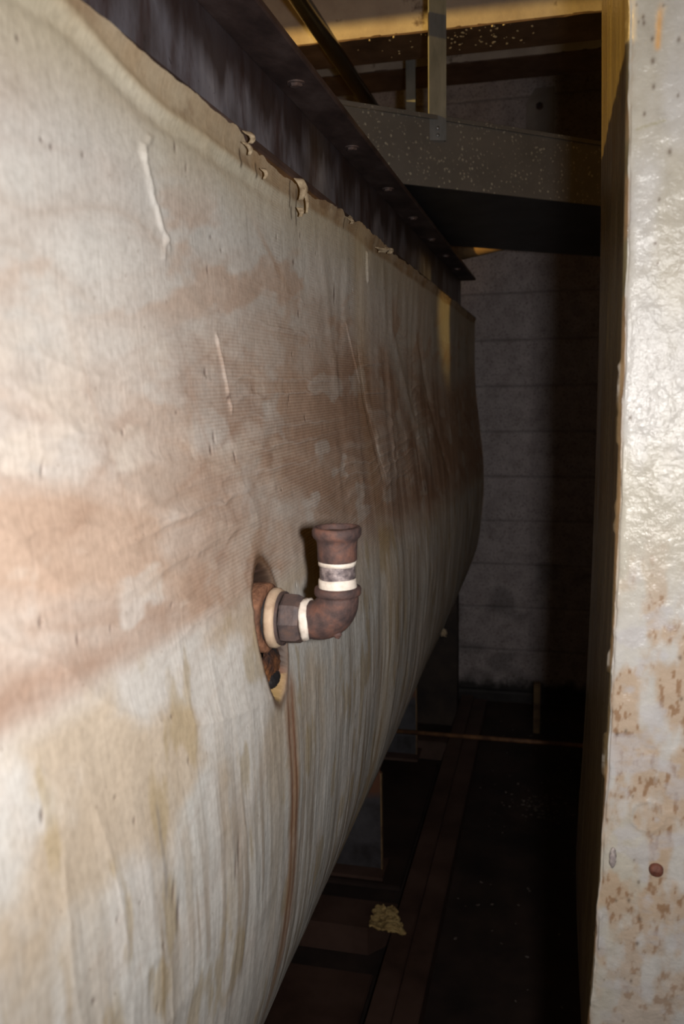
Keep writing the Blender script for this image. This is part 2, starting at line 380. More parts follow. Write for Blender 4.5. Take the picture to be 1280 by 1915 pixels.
# dirt halo and slot
halo = np.exp(-np.maximum(rr-1, 0)/.22)*(.35+.9*n2)*ss(-.10, .12, (Zt-sz)*1.0-(YY-sy)*1.2+.07)
col = mx(col, np.array([.16, .095, .05]), np.clip(halo, 0, 1)*.8)
col = mx(col, brown, np.clip(ss(2.4, 1.0, np.hypot((YY-.70)/.05, (Zt+.135)/.04)), 0, 1)*.45*(.5+n2))
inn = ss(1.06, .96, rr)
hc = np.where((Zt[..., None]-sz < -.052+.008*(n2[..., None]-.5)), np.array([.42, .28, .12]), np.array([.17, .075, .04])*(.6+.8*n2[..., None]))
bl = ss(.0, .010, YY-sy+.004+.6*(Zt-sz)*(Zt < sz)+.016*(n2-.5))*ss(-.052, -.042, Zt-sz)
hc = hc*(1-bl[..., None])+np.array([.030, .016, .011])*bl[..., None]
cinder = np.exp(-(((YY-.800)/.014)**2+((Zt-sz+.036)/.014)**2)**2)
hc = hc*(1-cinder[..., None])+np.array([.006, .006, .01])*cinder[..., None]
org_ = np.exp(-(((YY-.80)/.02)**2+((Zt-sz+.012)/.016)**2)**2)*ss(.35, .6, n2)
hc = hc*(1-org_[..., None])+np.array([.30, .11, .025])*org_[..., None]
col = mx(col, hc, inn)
rim = np.exp(-((rr-1.05)/.07)**2)
col = mx(col, np.array([.15, .085, .05]), np.clip(rim*(.4+n2), 0, 1))
# rust run below the slot
zc = np.array([.30, .36, .435, .49, .54, .62, .80]); yc = np.array([.835, .832, .838, .842, .845, .835, .80])
cyl = np.interp(-Zt, zc, yc)+.002*(fbm(Zt*30, Zt*0, 131)-.5)
wd_ = .019*(1+.3*(vn(Zt*25, Zt*0, 133)-.5)); run = np.exp(-((YY-cyl)/wd_)**4)*ss(-.29, -.315, Zt)*ss(-.75, -.55, Zt)
run2 = np.maximum(np.exp(-((YY-cyl-.009)/.004)**2), np.exp(-((YY-cyl+.007)/.0035)**2))*ss(-.29, -.33, Zt)*ss(-.75, -.5, Zt)
col = mx(col, np.array([.40, .24, .15]), run*.75*(.6+.7*n2)); col = mx(col, np.array([.22, .095, .05]), np.clip(run2*.8, 0, 1)*np.clip(.4+n2, 0, 1))
# grey scuffs and spots
gsc = np.exp(-((YY-.530-.05*(Zt+.33))/.0022)**2)*ss(-.285, -.30, Zt)*ss(-.375, -.355, Zt)
col = mx(col, np.array([.22, .20, .19]), gsc*.75*(.3+n2)); col = mx(col, np.array([.09, .05, .04]), spotm*.85)
col = mx(col, np.array([.45, .30, .20]), np.exp(-((YY-.94)/.06)**2-((Zt-.135+.5*(YY-.94))/.006)**2)*.5)
col = np.clip(col, .004, .8)
UV = np.stack([YY, SS], -1)
stain = np.clip(m1+m2+m3*.7, 0, 1)*(1-inn)*ss(.55, .85, YY)
stain = np.maximum(stain, .35*ss(.8, 1.0, YY)*ss(.45, .65, n3)*ss(-.25, -.1, Zt))
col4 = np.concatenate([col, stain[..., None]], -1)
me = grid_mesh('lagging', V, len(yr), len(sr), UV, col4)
lm, N, L, p = mat('painted_canvas_lagging', .62, 0, .35)
at = N.new('ShaderNodeAttribute'); at.attribute_name = 'Col'
uvn = N.new('ShaderNodeUVMap'); uvn.uv_map = 'UVMap'
def uvnoise(scale, sc3, det=4):
    mp = N.new('ShaderNodeMapping'); mp.inputs['Scale'].default_value = sc3; L.new(uvn.outputs[0], mp.inputs[0])
    n = N.new('ShaderNodeTexNoise'); n.inputs['Scale'].default_value = scale; n.inputs['Detail'].default_value = det
    L.new(mp.outputs[0], n.inputs['Vector']); return n.outputs['Fac']
mp = N.new('ShaderNodeMapping'); mp.inputs['Scale'].default_value = (14, 290, 1); L.new(uvn.outputs[0], mp.inputs[0])
wv = N.new('ShaderNodeTexWave'); wv.wave_type = 'BANDS'; wv.bands_direction = 'Y'; wv.inputs['Scale'].default_value = .314
wv.inputs['Distortion'].default_value = 1.6; wv.inputs['Detail'].default_value = 2; wv.inputs['Detail Scale'].default_value = .6
L.new(mp.outputs[0], wv.inputs[0])
weave = uvnoise(1, (420, 900, 1), 2); fine = uvnoise(1, (160, 160, 1), 6); verts_ = uvnoise(1, (330, 18, 1), 4)
mul = N.new('ShaderNodeMath'); mul.operation = 'MULTIPLY'; L.new(wv.outputs['Fac'], mul.inputs[0]); L.new(at.outputs['Alpha'], mul.inputs[1])
c = mixc(lm, mul.outputs[0], at.outputs['Color'], (.86, .80, .76), 'MULTIPLY')
c = mixc(lm, .55, c, ramp(lm, fine, [(.3, (.80, .78, .76)), (.6, (1.08, 1.08, 1.08))]), 'MULTIPLY')
c = mixc(lm, ramp(lm, uvnoise(1, (240, 150, 1), 3), [(.68, (0, 0, 0)), (.76, (.6, .6, .6))]), c, (.20, .13, .09))
L.new(c, p.inputs['Base Color'])
add = N.new('ShaderNodeMath'); add.operation = 'MULTIPLY_ADD'; L.new(at.outputs['Alpha'], add.inputs[0]); add.inputs[1].default_value = .96; add.inputs[2].default_value = .04
hm = N.new('ShaderNodeMath'); hm.operation = 'MULTIPLY'; L.new(wv.outputs['Fac'], hm.inputs[0]); L.new(add.outputs[0], hm.inputs[1])
bump(lm, p, hm.outputs[0], .45, .0009); bump(lm, p, fine, .28, .0010); bump(lm, p, verts_, .35, .0010); bump(lm, p, weave, .25, .0005)

tank = empty('insulated_tank', (-1.15, 1.27, -1.48))
tag(tank, 'long rounded tank wrapped in stained off-white painted canvas lagging, filling the left side', 'tank')
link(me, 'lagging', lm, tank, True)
# far end: the cloth closes with a rounded dished end
rows = []
ne = 12
ctr = np.array([-1.15, -.5])
for k_ in range(ne+1):
    a = k_/ne*math.pi/2; s_ = .55+.45*math.cos(a) if k_ < ne else .55
    q = Pc*1.0; q = ctr+(q-ctr)*(1-.45*(1-math.cos(a))); rows.append(np.stack([q[:, 0], np.full(len(q), 3.44+.10*math.sin(a)), q[:, 1]], -1))
rows.append(np.stack([np.full(len(Pc), ctr[0]), np.full(len(Pc), 3.54), np.full(len(Pc), ctr[1])], -1))
Ve = np.array(rows)
me = grid_mesh('end_cap', Ve, Ve.shape[0], Ve.shape[1])
capm = simple('end_canvas', [(.30, .22, .16), (.46, .39, .32)], 12, .8, 0, .3, .002)
link(me, 'end_cap', capm, tank, True)
# curled, torn tatters along the top edge
def flap(y, z, L_, wd_, ang, curl, sd):
    rg_ = random.Random(sd); n = 12; m_ = 4; G = np.zeros((n+1, m_+1, 3))
    for i in range(n+1):
        t = i/n; wv_ = wd_*(1-.65*t)*(1+.3*math.sin(7*t+sd))
        for j in range(m_+1):
            s_ = j/m_-.5
            G[i, j] = (-.2955+curl*math.sin(t*2.6)+(s_+.5)*wd_*1.1*(1-.5*t), y+s_*wv_+math.sin(ang)*L_*t+.001*math.sin(9*t+sd), z-math.cos(ang)*L_*t)
    a = grid_mesh('torn_flap', G, n+1, m_+1)
    o = link(a, 'torn_flap', torn, tank, True)
    s = o.modifiers.new('thick', 'SOLIDIFY'); s.thickness = .0012
    return o
for a in ((.833, .243, .012, .006, .5, .006, 1), (.828, .232, .016, .004, .9, .004, 2), (.883, .220, .011, .004, .1, .004, 3),
          (1.005, .236, .024, .009, .05, .007, 4), (1.03, .232, .030, .004, .25, .005, 5), (1.012, .205, .010, .006, .1, .003, 6), (1.27, .238, .010, .006, .8, .004, 7),
          (1.48, .226, .012, .020, 1.0, .004, 8), (1.56, .238, .014, .012, .8, .004, 9)):
    flap(*a)
# a tuft under the far belly
me_ = bmesh.new(); rg_ = random.Random(3)
for k_ in range(7):
    a = rg_.uniform(-.5, 1.2); b0 = Vector((-.375, 2.98+rg_.uniform(-.01, .01), -.875+rg_.uniform(-.012, .012)))
    tip = b0+Vector((.022*math.cos(a), .004, .022*math.sin(a)-.004))
    v = [me_.verts.new(b0+Vector((0, 0, .006))), me_.verts.new(b0-Vector((0, .004, .006))), me_.verts.new(b0+Vector((-.004, .006, 0))), me_.verts.new(tip)]
    for f_ in ((0, 1, 3), (1, 2, 3), (2, 0, 3), (0, 2, 1)): me_.faces.new([v[i] for i in f_])
bm_obj(me_, 'torn_flap', torn, tank)

# ================================================================== STEEL CHANNEL on top of the lagging
stl, N, L, p = mat('blue_grey_painted_steel', .42, .1, .5)
f = noise(stl, 4, 5, (1, 2.4, 1.2)); g_ = noise(stl, 16, 5, (1, 1.6, .5)); s_ = noise(stl, 90, 4)
c = ramp(stl, f, [(.34, (.06, .045, .045)), (.44, (.13, .12, .14)), (.54, (.22, .22, .27)), (.68, (.32, .32, .38))])
c = mixc(stl, ramp(stl, g_, [(.50, (0, 0, 0)), (.66, (.8, .8, .8))]), c, (.07, .04, .04))
c = mixc(stl, ramp(stl, s_, [(.66, (0, 0, 0)), (.72, (1, 1, 1))]), c, (.02, .012, .012))
tt = N.new('ShaderNodeTexCoord'); sx = N.new('ShaderNodeSeparateXYZ'); L.new(tt.outputs['Object'], sx.inputs[0])
ad = N.new('ShaderNodeMath'); ad.operation = 'MULTIPLY_ADD'; L.new(noise(stl, 5, 3, (1, 2, .4)), ad.inputs[0]); ad.inputs[1].default_value = .22; L.new(sx.outputs['Z'], ad.inputs[2])
c = mixc(stl, ramp(stl, ad.outputs[0], [(.19, (0, 0, 0)), (.225, (.85, .85, .85))]), c, (.040, .024, .022))
L.new(c, p.inputs['Base Color']); bump(stl, p, s_, .3, .001); bump(stl, p, g_, .3, .003)
flg = simple('brown_grimy_steel', [(.035, .022, .021), (.075, .048, .044), (.12, .085, .08)], 14, .6, .1, .5, .002, (1, .6, 1))
chn = empty('steel_channel', (-.33, 1.27, .240))
tag(chn, 'dark blue-grey steel channel beam lying along the top edge of the lagged tank', 'steel beam')
x0, xw = -.300, -.357
# web as a slightly wavy plate
ya = np.linspace(-.9, 3.44, 500); za = np.linspace(.246, .388, 40)
A, B = np.meshgrid(ya, za, indexing='ij')
wx = xw+.0012*(fbm(A*5, B*3, 201, 2)-.5)*2
web = np.stack([wx, A, B], -1); back = np.stack([np.full(B.shape, xw-.008), A, B], -1)
me = grid_mesh('web', web, 500, 40); o = link(me, 'web', stl, chn, True)
sm = o.modifiers.new('t', 'SOLIDIFY'); sm.thickness = .008; sm.offset = -1
def flange(nm, z0, z1, zr, lab=None):
    bm = bmesh.new()
    # flange section tapers from root to tip, as rolled channel does
    pts = [(xw-.008, z0), (x0-.002, z0), (x0, z0+.002), (x0, z1-.002), (x0-.002, z1), (xw-.008, z1)]
    prism(bm, pts, 'y', -.9, 3.44)
    return bm_obj(bm, nm, flg, chn)
flange('lower_flange', .240, .2495, 0); upf = flange('upper_flange', .3865, .3960, 0)
bm = bmesh.new(); abox(bm, -.352, -.349, -.9, 3.44, .2495, .256)
bm_obj(bm, 'root_fillet', flg, chn)
bolt0 = None
for y in (1.142, 1.463, 1.784, 2.105, 2.426, 2.747, 3.07):
    if bolt0 is None:
        bm = bmesh.new()
        lathe(bm, [(0, .0001), (0, .010), (-.002, .0102), (-.002, .0085), (-.004, .0085), (-.0045, .0085), (-.0055, .007), (-.0055, .0001)], (-.331, y, .3865), (0, 0, 1), 6)
        lathe(bm, [(0, .0001), (0, .012), (-.0018, .012), (-.0018, .0001)], (-.331, y, .3865), (0, 0, 1), 24)
        bolt0 = bm_obj(bm, 'bolt', rust_grey, upf); y_first = y
    else:
        c_ = bolt0.copy(); C.objects.link(c_); c_.parent = upf; c_.location = Vector(bolt0.location)+Vector((0, y-y_first, 0))

# ================================================================== PIPE FITTING out of the slot
Yp, Zp = .800, -.2285
fit = empty('pipe_fitting', (-.24, Yp, -.27))
tag(fit, 'rusty pipe elbow with upright open socket and white sealing tape, sticking out of the tank', 'pipe fitting')
ax = (1, 0, 0); o0 = (0, Yp, Zp)
bm = bmesh.new(); lathe(bm, [(-.33, .017), (-.33, .0345), (-.280, .0352), (-.2735, .0348), (-.2720, .0325), (-.2725, .017)], o0, ax, 48, .03, 2, True)
bm_obj(bm, 'sleeve', simple('warm_rust', [(.04, .02, .016), (.15, .065, .035), (.30, .14, .075)], 38, .8, 0, .8, .003), fit, True)
bm = bmesh.new(); lathe(bm, [(-.30, .017), (-.30, .0262), (-.268, .0265), (-.268, .017)], o0, ax, 48, .02, 6, True)  # black ring put in as the dark gap between sleeve and gasket
bm_obj(bm, 'gap_collar', black, fit, True, 'black collar standing for the dark gap behind the gasket')
bm = bmesh.new(); lathe(bm, [(-.270, .017), (-.270, .0285), (-.2675, .0300), (-.2625, .0298), (-.260, .0280), (-.260, .017)], o0, ax, 56, .012, 5, True)
bm_obj(bm, 'gasket_ring', putty, fit, True, 'cream gasket ring')
bm = bmesh.new(); lathe(bm, [(-.260, .015), (-.260, .0265), (-.2565, .0270), (-.2565, .0252)], o0, ax, 48, .01, 3)
hx = lathe(bm, [(-.2565, .0245), (-.2540, .0252), (-.2410, .0248), (-.2370, .0225), (-.2370, .015)], o0, ax, 8)
bm_obj(bm, 'hexagon_bushing', rust_grey, fit)
bm = bmesh.new()
rg_ = random.Random(8); ring = []
prof = [(-.2375, .0175), (-.2370, .0200), (-.2345, .0212), (-.2320, .0204), (-.2298, .0206), (-.2285, .0183)]
lathe(bm, prof, o0, ax, 60, .06, 4)
bm_obj(bm, 'sealing_tape', tape, fit, True, 'ragged white tape')
# elbow: swept quarter bend with two banded sockets and a small boss
xe = -.2025; R_ = .024
bm = bmesh.new(); path = []
# from horizontal leg to vertical leg
pts = [(-.2365-.002, Zp, .0175), (-.236, Zp, .0190), (-.230, Zp, .0193), (-.2275, Zp, .0190)]
cx, cz = xe-R_+.001, Zp+R_
ringl = []
def ringat(c_, t, r):
    t = Vector(t).normalized(); e2 = Vector((0, 1, 0)); e1 = t.cross(e2)
    return [bm.verts.new(Vector(c_)+(e1*math.cos(a)+e2*math.sin(a))*r) for a in (2*math.pi*i/48 for i in range(48))]
for x, z, r in pts: ringl.append(ringat((x, Yp, z), (1, 0, 0), r))
for k_ in range(13):
    a = k_/12*math.pi/2
    ringl.append(ringat((cx+R_*math.sin(a), Yp, cz-R_*math.cos(a)), (math.cos(a), 0, math.sin(a)), .0196+.0012*math.sin(a*2)+.0008*(k_/12)))
xv = cx+R_
for z, r in ((-.2025, .0200), (-.2020, .0222), (-.2005, .0229), (-.1965, .0230), (-.1945, .0222), (-.1940, .0200), (-.1945, .0172), (-.200, .0170)):
    ringl.append(ringat((xv, Yp, z), (0, 0, 1), r))
for A_, B_ in zip(ringl, ringl[1:]):
    for i in range(48): bm.faces.new((A_[i], A_[(i+1) % 48], B_[(i+1) % 48], B_[i]))
el = bm_obj(bm, 'elbow', rust, fit, True)
bm = bmesh.new(); lathe(bm, [(0, .0045), (.006, .0042), (.0085, .003), (.009, .0002)], (xv-.004, Yp-.006, Zp-.0085), (.80, -.1, -.60), 20, .04)
bm_obj(bm, 'casting_boss', rust, el, True)
def vl(name, prof, m, seg=56, wob=.008, seed=1, closed=False, lab=None, smooth=True, par=None):
    bm = bmesh.new(); lathe(bm, prof, (xv, Yp, 0), (0, 0, 1), seg, wob, seed, closed); return bm_obj(bm, name, m, par or fit, smooth, lab)
vl('sealing_tape', [(-.1985, .0160), (-.1985, .0182), (-.1955, .0188), (-.1900, .0185), (-.1862, .0182), (-.1855, .0160)], tape, wob=.02, seed=3, lab='white tape band above the elbow')
th = []
for k_ in range(15):
    z = -.1870+k_*.0010; th.append((z, .0168 if k_ % 2 else .0176))
vl('threaded_nipple', [(-.199, .0120)]+th+[(-.170, .0165), (-.165, .0120)], thread, wob=.012, seed=4)
vl('sealing_tape', [(-.1730, .0160), (-.1728, .0180), (-.1700, .0184), (-.1688, .0182), (-.1680, .0160)], tape, wob=.015, seed=6, lab='thin white tape band below the socket')
sock = vl('socket', [(-.1685, .0150), (-.1685, .0185), (-.1675, .0192), (-.158, .0193), (-.150, .0196), (-.1475, .0205), (-.1455, .0226), (-.1430, .0238), (-.1390, .0240),
              (-.1365, .0234), (-.1352, .0222), (-.1350, .0200), (-.1362, .0186), (-.150, .0180), (-.165, .0150)], rust, wob=.010, seed=7)
vl('rust_plug', [(-.150, .0001), (-.1405, .0001), (-.1400, .0100), (-.1408, .0181)], rust_orange, wob=.02, seed=9, par=sock)
bm = bmesh.new(); rg_ = random.Random(4)
bmesh.ops.create_icosphere(bm, subdivisions=4, radius=.013, matrix=Matrix.Translation((-.276, .806, -.281)) @ Matrix.Diagonal((.5, 2.2, 1.35, 1)))
for v in bm.verts: v.co += Vector([rg_.uniform(-1, 1)*.0009 for _ in range(3)])
bm_obj(bm, 'rust_lump', rust_orange, fit, True)
bm = bmesh.new(); bmesh.ops.create_icosphere(bm, subdivisions=4, radius=.0085, matrix=Matrix.Translation((-.2735, .806, -.2945)) @ Matrix.Diagonal((.8, 2.0, 1.05, 1)))
for v in bm.verts: v.co += Vector([rg_.uniform(-1, 1)*.0005 for _ in range(3)])
bm_obj(bm, 'cinder', black, fit, True, 'black burnt lump')

# ================================================================== PAINTED COLUMN on the right
cm, N, L, p = mat('glossy_flaking_paint', .30, 0, .22)
at = N.new('ShaderNodeAttribute'); at.attribute_name = 'Col'
f = noise(cm, 260, 4); f2 = noise(cm, 70, 5)
c = mixc(cm, .5, at.outputs['Color'], ramp(cm, f2, [(.3, (.86, .84, .80)), (.6, (1.05, 1.05, 1.05))]), 'MULTIPLY')
L.new(c, p.inputs['Base Color'])
rr_ = ramp(cm, noise(cm, 9, 4), [(.35, (.12, .12, .12)), (.65, (.26, .26, .26))]); L.new(rr_, p.inputs['Roughness'])
bump(cm, p, f2, .30, .0015); bump(cm, p, f, .6, .0012)
zz = np.linspace(-1.48, 1.45, 1900)
dep = np.linspace(0, 1, 110)
side = np.stack([np.full(110, .0535), 1.15-(1.15-.764)*(dep**.8)], -1)
fr = np.linspace(0, 1, 220)**1.5
front = np.stack([.0535+.36*fr, .764-.06*.36*fr+.0*fr], -1)[1:]
prof = np.vstack([side, front]); ns = len(side)
al = np.concatenate([-(prof[:ns, 1]-.764)[:], (prof[ns:, 0]-.0535)]); al[:ns] = -(prof[:ns, 1]-.764)
ZZ, AL = np.meshgrid(zz, al, indexing='ij')
PX_ = np.broadcast_to(prof[:, 0], ZZ.shape).copy(); PY_ = np.broadcast_to(prof[:, 1], ZZ.shape).copy()
nx = np.where(AL < 0, -1.0, 0.0); ny = np.where(AL < 0, 0.0, -1.0)
cw = np.exp(-(AL/.004)**2); nx = nx*(1-cw)-.7*cw; ny = ny*(1-cw)-.7*cw
rag = (fbm(ZZ*40, ZZ*0+.5, 301, 5)-.5)
dd = cw*(-.0030+.0050*rag+.004*(fbm(ZZ*7, ZZ*0, 302, 3)-.5))
dd += .0010*(fbm(ZZ*60, AL*60, 303, 4)-.5)*2*(AL > 0)
dd += .0012*(ridge(AL*130, ZZ*2.5, 305, 3)-.3)*(AL < 0)+.0015*(fbm(AL*30, ZZ*3, 306)-.5)*(AL < 0)
lip = np.exp(-((AL-.004)/.0016)**2)*ss(.45, .6, fbm(ZZ*28, ZZ*0+3, 307, 3)); dd += .0014*lip
drip = np.exp(-((AL+.010-.004*(fbm(ZZ*6, ZZ*0, 309)-.5))/.0016)**2)*ss(.5, .6, fbm(ZZ*25, ZZ*0+9, 308, 3)); dd += .0028*drip
# faint ring and blisters in the paint, chips
ring = np.exp(-((np.hypot((AL-.038), (ZZ+.382))-.014)/.0016)**2)*(ss(-.02, .01, ZZ+.382+.01)+.3*(AL < .036)); dd += .0008*np.clip(ring, 0, 1)*(AL > 0)
VXc = PX_+nx*dd-.010*(ZZ/.55)**2*ss(.9, .6, np.abs(ZZ)); VYc = PY_+ny*dd
Vc = np.stack([VXc, VYc, ZZ], -1)
q1 = fbm(AL*22, ZZ*9, 311, 5); q2 = fbm(AL*120, ZZ*70, 313, 4); q3 = fbm(AL*60, ZZ*26, 315, 5)
cc = mx(np.broadcast_to(np.array([.37, .36, .345]), ZZ.shape+(3,)), np.array([.34, .32, .275]), ss(.35, .7, q1))
cc = cc*(.93+.14*q2[..., None])
dirt = ss(-.10, -.22, ZZ+.05*(q1-.5)); dirt = dirt*(1-.45*ss(-.45, -.60, ZZ))
cc = mx(cc, np.array([.32, .235, .16]), np.clip(dirt*ss(.36, .62, q3)*.8, 0, 1)*(AL > 0))
cc = mx(cc, np.array([.20, .12, .07]), dirt*ss(.60, .72, fbm(AL*230, ZZ*120, 317, 3))*ss(.46, .58, q3)*.9*(AL > 0))
cc = mx(cc, np.array([.34, .33, .34]), dirt*ss(.55, .72, fbm(AL*50+4, ZZ*60, 319, 4))*.6*(AL > 0))
sp_ = np.zeros_like(ZZ)
rg = np.random.default_rng(12)
cs = [(rg.uniform(.004, .12), rg.uniform(-.75, .35), rg.uniform(.0006, .0014)) for _ in range(70)]
cs += [(.019, .247, .0016), (.020, .228, .0012), (.033, .178, .0015), (.012, .276, .0012), (.026, .142, .001), (.030, .293, .0016)]
for (a, z_, r_) in cs:
    i0, i1 = np.searchsorted(zz, [z_-5*r_, z_+5*r_]); s2 = slice(i0, i1)
    sp_[s2] = np.maximum(sp_[s2], np.exp(-((AL[s2]-a)/r_)**2-((ZZ[s2]-z_)/(r_*1.6))**2))
for (a, z_, h_) in ((.0225, .256, .018), (.034, .302, .016)):
    cc = mx(cc, np.array([.50, .28, .10]), .85*np.exp(-((AL-a-.05*(ZZ-z_))/.0022)**2)*ss(z_-.004, z_+.002, ZZ)*ss(z_+h_+.02, z_+h_, ZZ))
cc = mx(cc, np.array([.10, .07, .05]), sp_*.9*(AL > 0))
cc = mx(cc, np.array([.26, .24, .16]), np.exp(-((ZZ-.200-.22*(AL-.02))/.0009)**2)*ss(.006, .009, AL)*ss(.031, .028, AL)*.85)
sidec = mx(np.broadcast_to(np.array([.105, .085, .045]), ZZ.shape+(3,)), np.array([.07, .052, .026]), ss(.3, .7, fbm(AL*25, ZZ*3, 321, 4)))  # side face darkened to amber brown, its dim light put into the colour
sidec = mx(sidec, np.array([.09, .055, .02]), ss(.10, -.30, ZZ)*.55*np.ones_like(q1))  # lower side browner still, painting the weaker light there
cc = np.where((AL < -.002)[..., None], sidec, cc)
cc = mx(cc, np.array([.20, .12, .06]), np.exp(-((AL+.003)/.004)**2)*ss(.35, .6, fbm(ZZ*22, AL*60, 323, 4))*.75)
cc = mx(cc, np.array([.55, .52, .46]), np.clip(drip*ss(.5, .7, q2)*1.2, 0, 1))
cc = np.clip(cc, .01, .8)
UVc = np.stack([AL, ZZ], -1)
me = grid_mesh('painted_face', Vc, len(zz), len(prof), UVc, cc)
colm = empty('painted_column', (.24, .96, -1.48))
tag(colm, 'thick off-white glossy painted square column with flaking rusty corner, at the right edge', 'column')
link(me, 'painted_face', cm, colm, True)
bm = bmesh.new(); prism(bm, [(.068, 1.149), (.068, .775), (.43, .750), (.43, 1.149)], 'z', -1.48, 1.45)
bm_obj(bm, 'core', darkwall, colm)
bm = bmesh.new(); lathe(bm, [(.004, .0062), (0, .0062), (-.0022, .0058), (-.0034, .0045), (-.0040, .0001)], (.0955, .7605, -.431), (0, 1, 0), 32, .02)
bm_obj(bm, 'bolt_head', simple('rust_head', [(.07, .022, .014), (.13, .04, .022)], 200, .7), colm, True, 'round rust-brown bolt head')
# grey chip of bare plaster on the corner
bm = bmesh.new(); bmesh.ops.create_icosphere(bm, subdivisions=3, radius=.005, matrix=Matrix.Translation((.0585, .7625, -.425)) @ Matrix.Diagonal((.6, .5, 2.0, 1)))
rg_ = random.Random(2)
for v in bm.verts: v.co += Vector([rg_.uniform(-1, 1)*.0006 for _ in range(3)])
bm_obj(bm, 'plaster_chip', simple('grey_plaster', [(.20, .17, .17), (.36, .32, .30)], 120, .8), colm, True)

# ================================================================== OVERHEAD
jm, N, L, p = mat('joist_paint', .7)
f = noise(jm, 9, 7); f2 = noise(jm, 90, 4)
geo = N.new('ShaderNodeNewGeometry'); sx = N.new('ShaderNodeSeparateXYZ'); L.new(geo.outputs['Normal'], sx.inputs[0])
c = ramp(jm, f, [(.35, (.25, .21, .19)), (.6, (.34, .30, .27))])
c = mixc(jm, ramp(jm, f, [(.62, (0, 0, 0)), (.68, (1, 1, 1))]), c, (.08, .05, .04))
L.new(c, p.inputs['Base Color']); bump(jm, p, f2, .4, .002)
um = simple('bare_underside', [(.05, .028, .022), (.075, .045, .036), (.10, .062, .05)], 12, .8, 0, .5, .003)
def joist(y0, y1, z0, lab, chips=0, nm='ceiling_joist'):
    e = empty(nm, (0.2, (y0+y1)/2, z0)); tag(e, lab, 'joist')
    bm = bmesh.new(); abox(bm, -2.6, 3.0, y0, y1, z0+.004, 1.45, 0)
    bm_obj(bm, 'painted_side', jm, e)
    bm = bmesh.new(); n = 260; xs_ = np.linspace(-2.6, 3.0, n+1)
    rg_ = random.Random(int(y0*100))
    # ragged plaster-smeared underside slab
    yl = [y0+rg_.uniform(-.0015, .0015) for _ in xs_]
    va = [bm.verts.new((x, y, z0+rg_.uniform(-.001, .001))) for x, y in zip(xs_, yl)]
    vb = [bm.verts.new((x, y1, z0)) for x in xs_]
    vc = [bm.verts.new((x, y+.001, z0+.006)) for x, y in zip(xs_, yl)]
    vd = [bm.verts.new((x, y1, z0+.006)) for x in xs_]
    for i in range(n):
        for A_, B_ in ((va, vb), (vb, vd), (vd, vc), (vc, va)): bm.faces.new((A_[i], A_[i+1], B_[i+1], B_[i]))
    bm_obj(bm, 'underside', um, e)
    if chips:
        bm = bmesh.new()
        for k_ in range(chips):
            x = rg_.choice([rg_.uniform(-.62, -.05), rg_.uniform(-.32, -.1)]); y = y0+(y1-y0)*rg_.random()**1.5*.8+.004; r = rg_.uniform(.0012, .0038)
            bmesh.ops.create_icosphere(bm, subdivisions=1, radius=r, matrix=Matrix.Translation((x, y, z0-r*.2)) @ Matrix.Rotation(rg_.uniform(0, 3), 4, 'Z') @ Matrix.Diagonal((1.4, .8, .7, 1)))
        o = bm_obj(bm, 'plaster_specks', simple('yellow_plaster', [(.45, .38, .24), (.6, .52, .35)], 60, .8), e); o['kind'] = 'stuff'
    return e
joist(2.18, 2.345, .82, 'cream painted ceiling joist with the bright amber-lit lower strip, nearest of those in view', 70)
joist(2.80, 2.985, .953, 'dim grey-brown ceiling joist behind the amber-lit one, nearer the far wall')
tag(box('unseen_blocker_4', (-2.6, 3.0, 1.45, 1.60, .95, 1.45), um), kind='structure')  # unseen beam added to shade the upper part of the joist

gal, N, L, p = mat('galvanised_spangle', .55, .35, .5)
v = N.new('ShaderNodeTexVoronoi'); v.inputs['Scale'].default_value = 115; t = N.new('ShaderNodeTexCoord'); L.new(t.outputs['Object'], v.inputs['Vector'])
f = noise(gal, 7, 5); f2 = noise(gal, 85, 3)
c = ramp(gal, f, [(.3, (.13, .125, .115)), (.7, (.19, .18, .165))])
fl_ = ramp(gal, v.outputs['Distance'], [(.24, (1, 1, 1)), (.40, (0, 0, 0))])
msk = ramp(gal, f2, [(.50, (0, 0, 0)), (.60, (1, 1, 1))])
k_ = mixc(gal, 1.0, fl_, msk, 'MULTIPLY')
c = mixc(gal, k_, c, (.42, .41, .34)); L.new(c, p.inputs['Base Color']); bump(gal, p, f2, .2, .001)
# diagonal duct: front foot line from (-.264,1.631) heading 47.7 degrees
du = empty('galvanised_duct', (-.05, 2.4, .405))
tag(du, 'speckled grey galvanised sheet-metal air duct running diagonally overhead', 'duct')
hd = np.array([.739, .673]); pn = np.array([-.673, .739]); q0 = np.array([-.298, 1.843])
def D(a, b_): v_ = q0+hd*a+pn*b_; return (v_[0], v_[1])
Wd = .62
def plate(bm, a0, a1, b0, b1, z0, z1):
    prism(bm, [D(a0, b0), D(a1, b0), D(a1, b1), D(a0, b1)], 'z', z0, z1)
bm = bmesh.new(); plate(bm, -.45, 1.3, 0, .0012, .405, .545)
bm_obj(bm, 'side_panel', gal, du)
bm = bmesh.new(); plate(bm, -.45, 1.3, Wd-.0012, Wd, .405, .545)
bm_obj(bm, 'side_panel', gal, du)
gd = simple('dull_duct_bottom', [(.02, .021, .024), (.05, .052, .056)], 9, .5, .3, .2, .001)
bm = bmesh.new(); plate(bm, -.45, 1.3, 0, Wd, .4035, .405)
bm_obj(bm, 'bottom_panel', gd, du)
bm = bmesh.new(); plate(bm, -.45, 1.3, 0, Wd, .545, .5465)
bm_obj(bm, 'top_panel', gal, du)
bm = bmesh.new(); plate(bm, -.45, 1.3, -.006, .0, .538, .5465)
bm_obj(bm, 'seam_lip', gal, du)
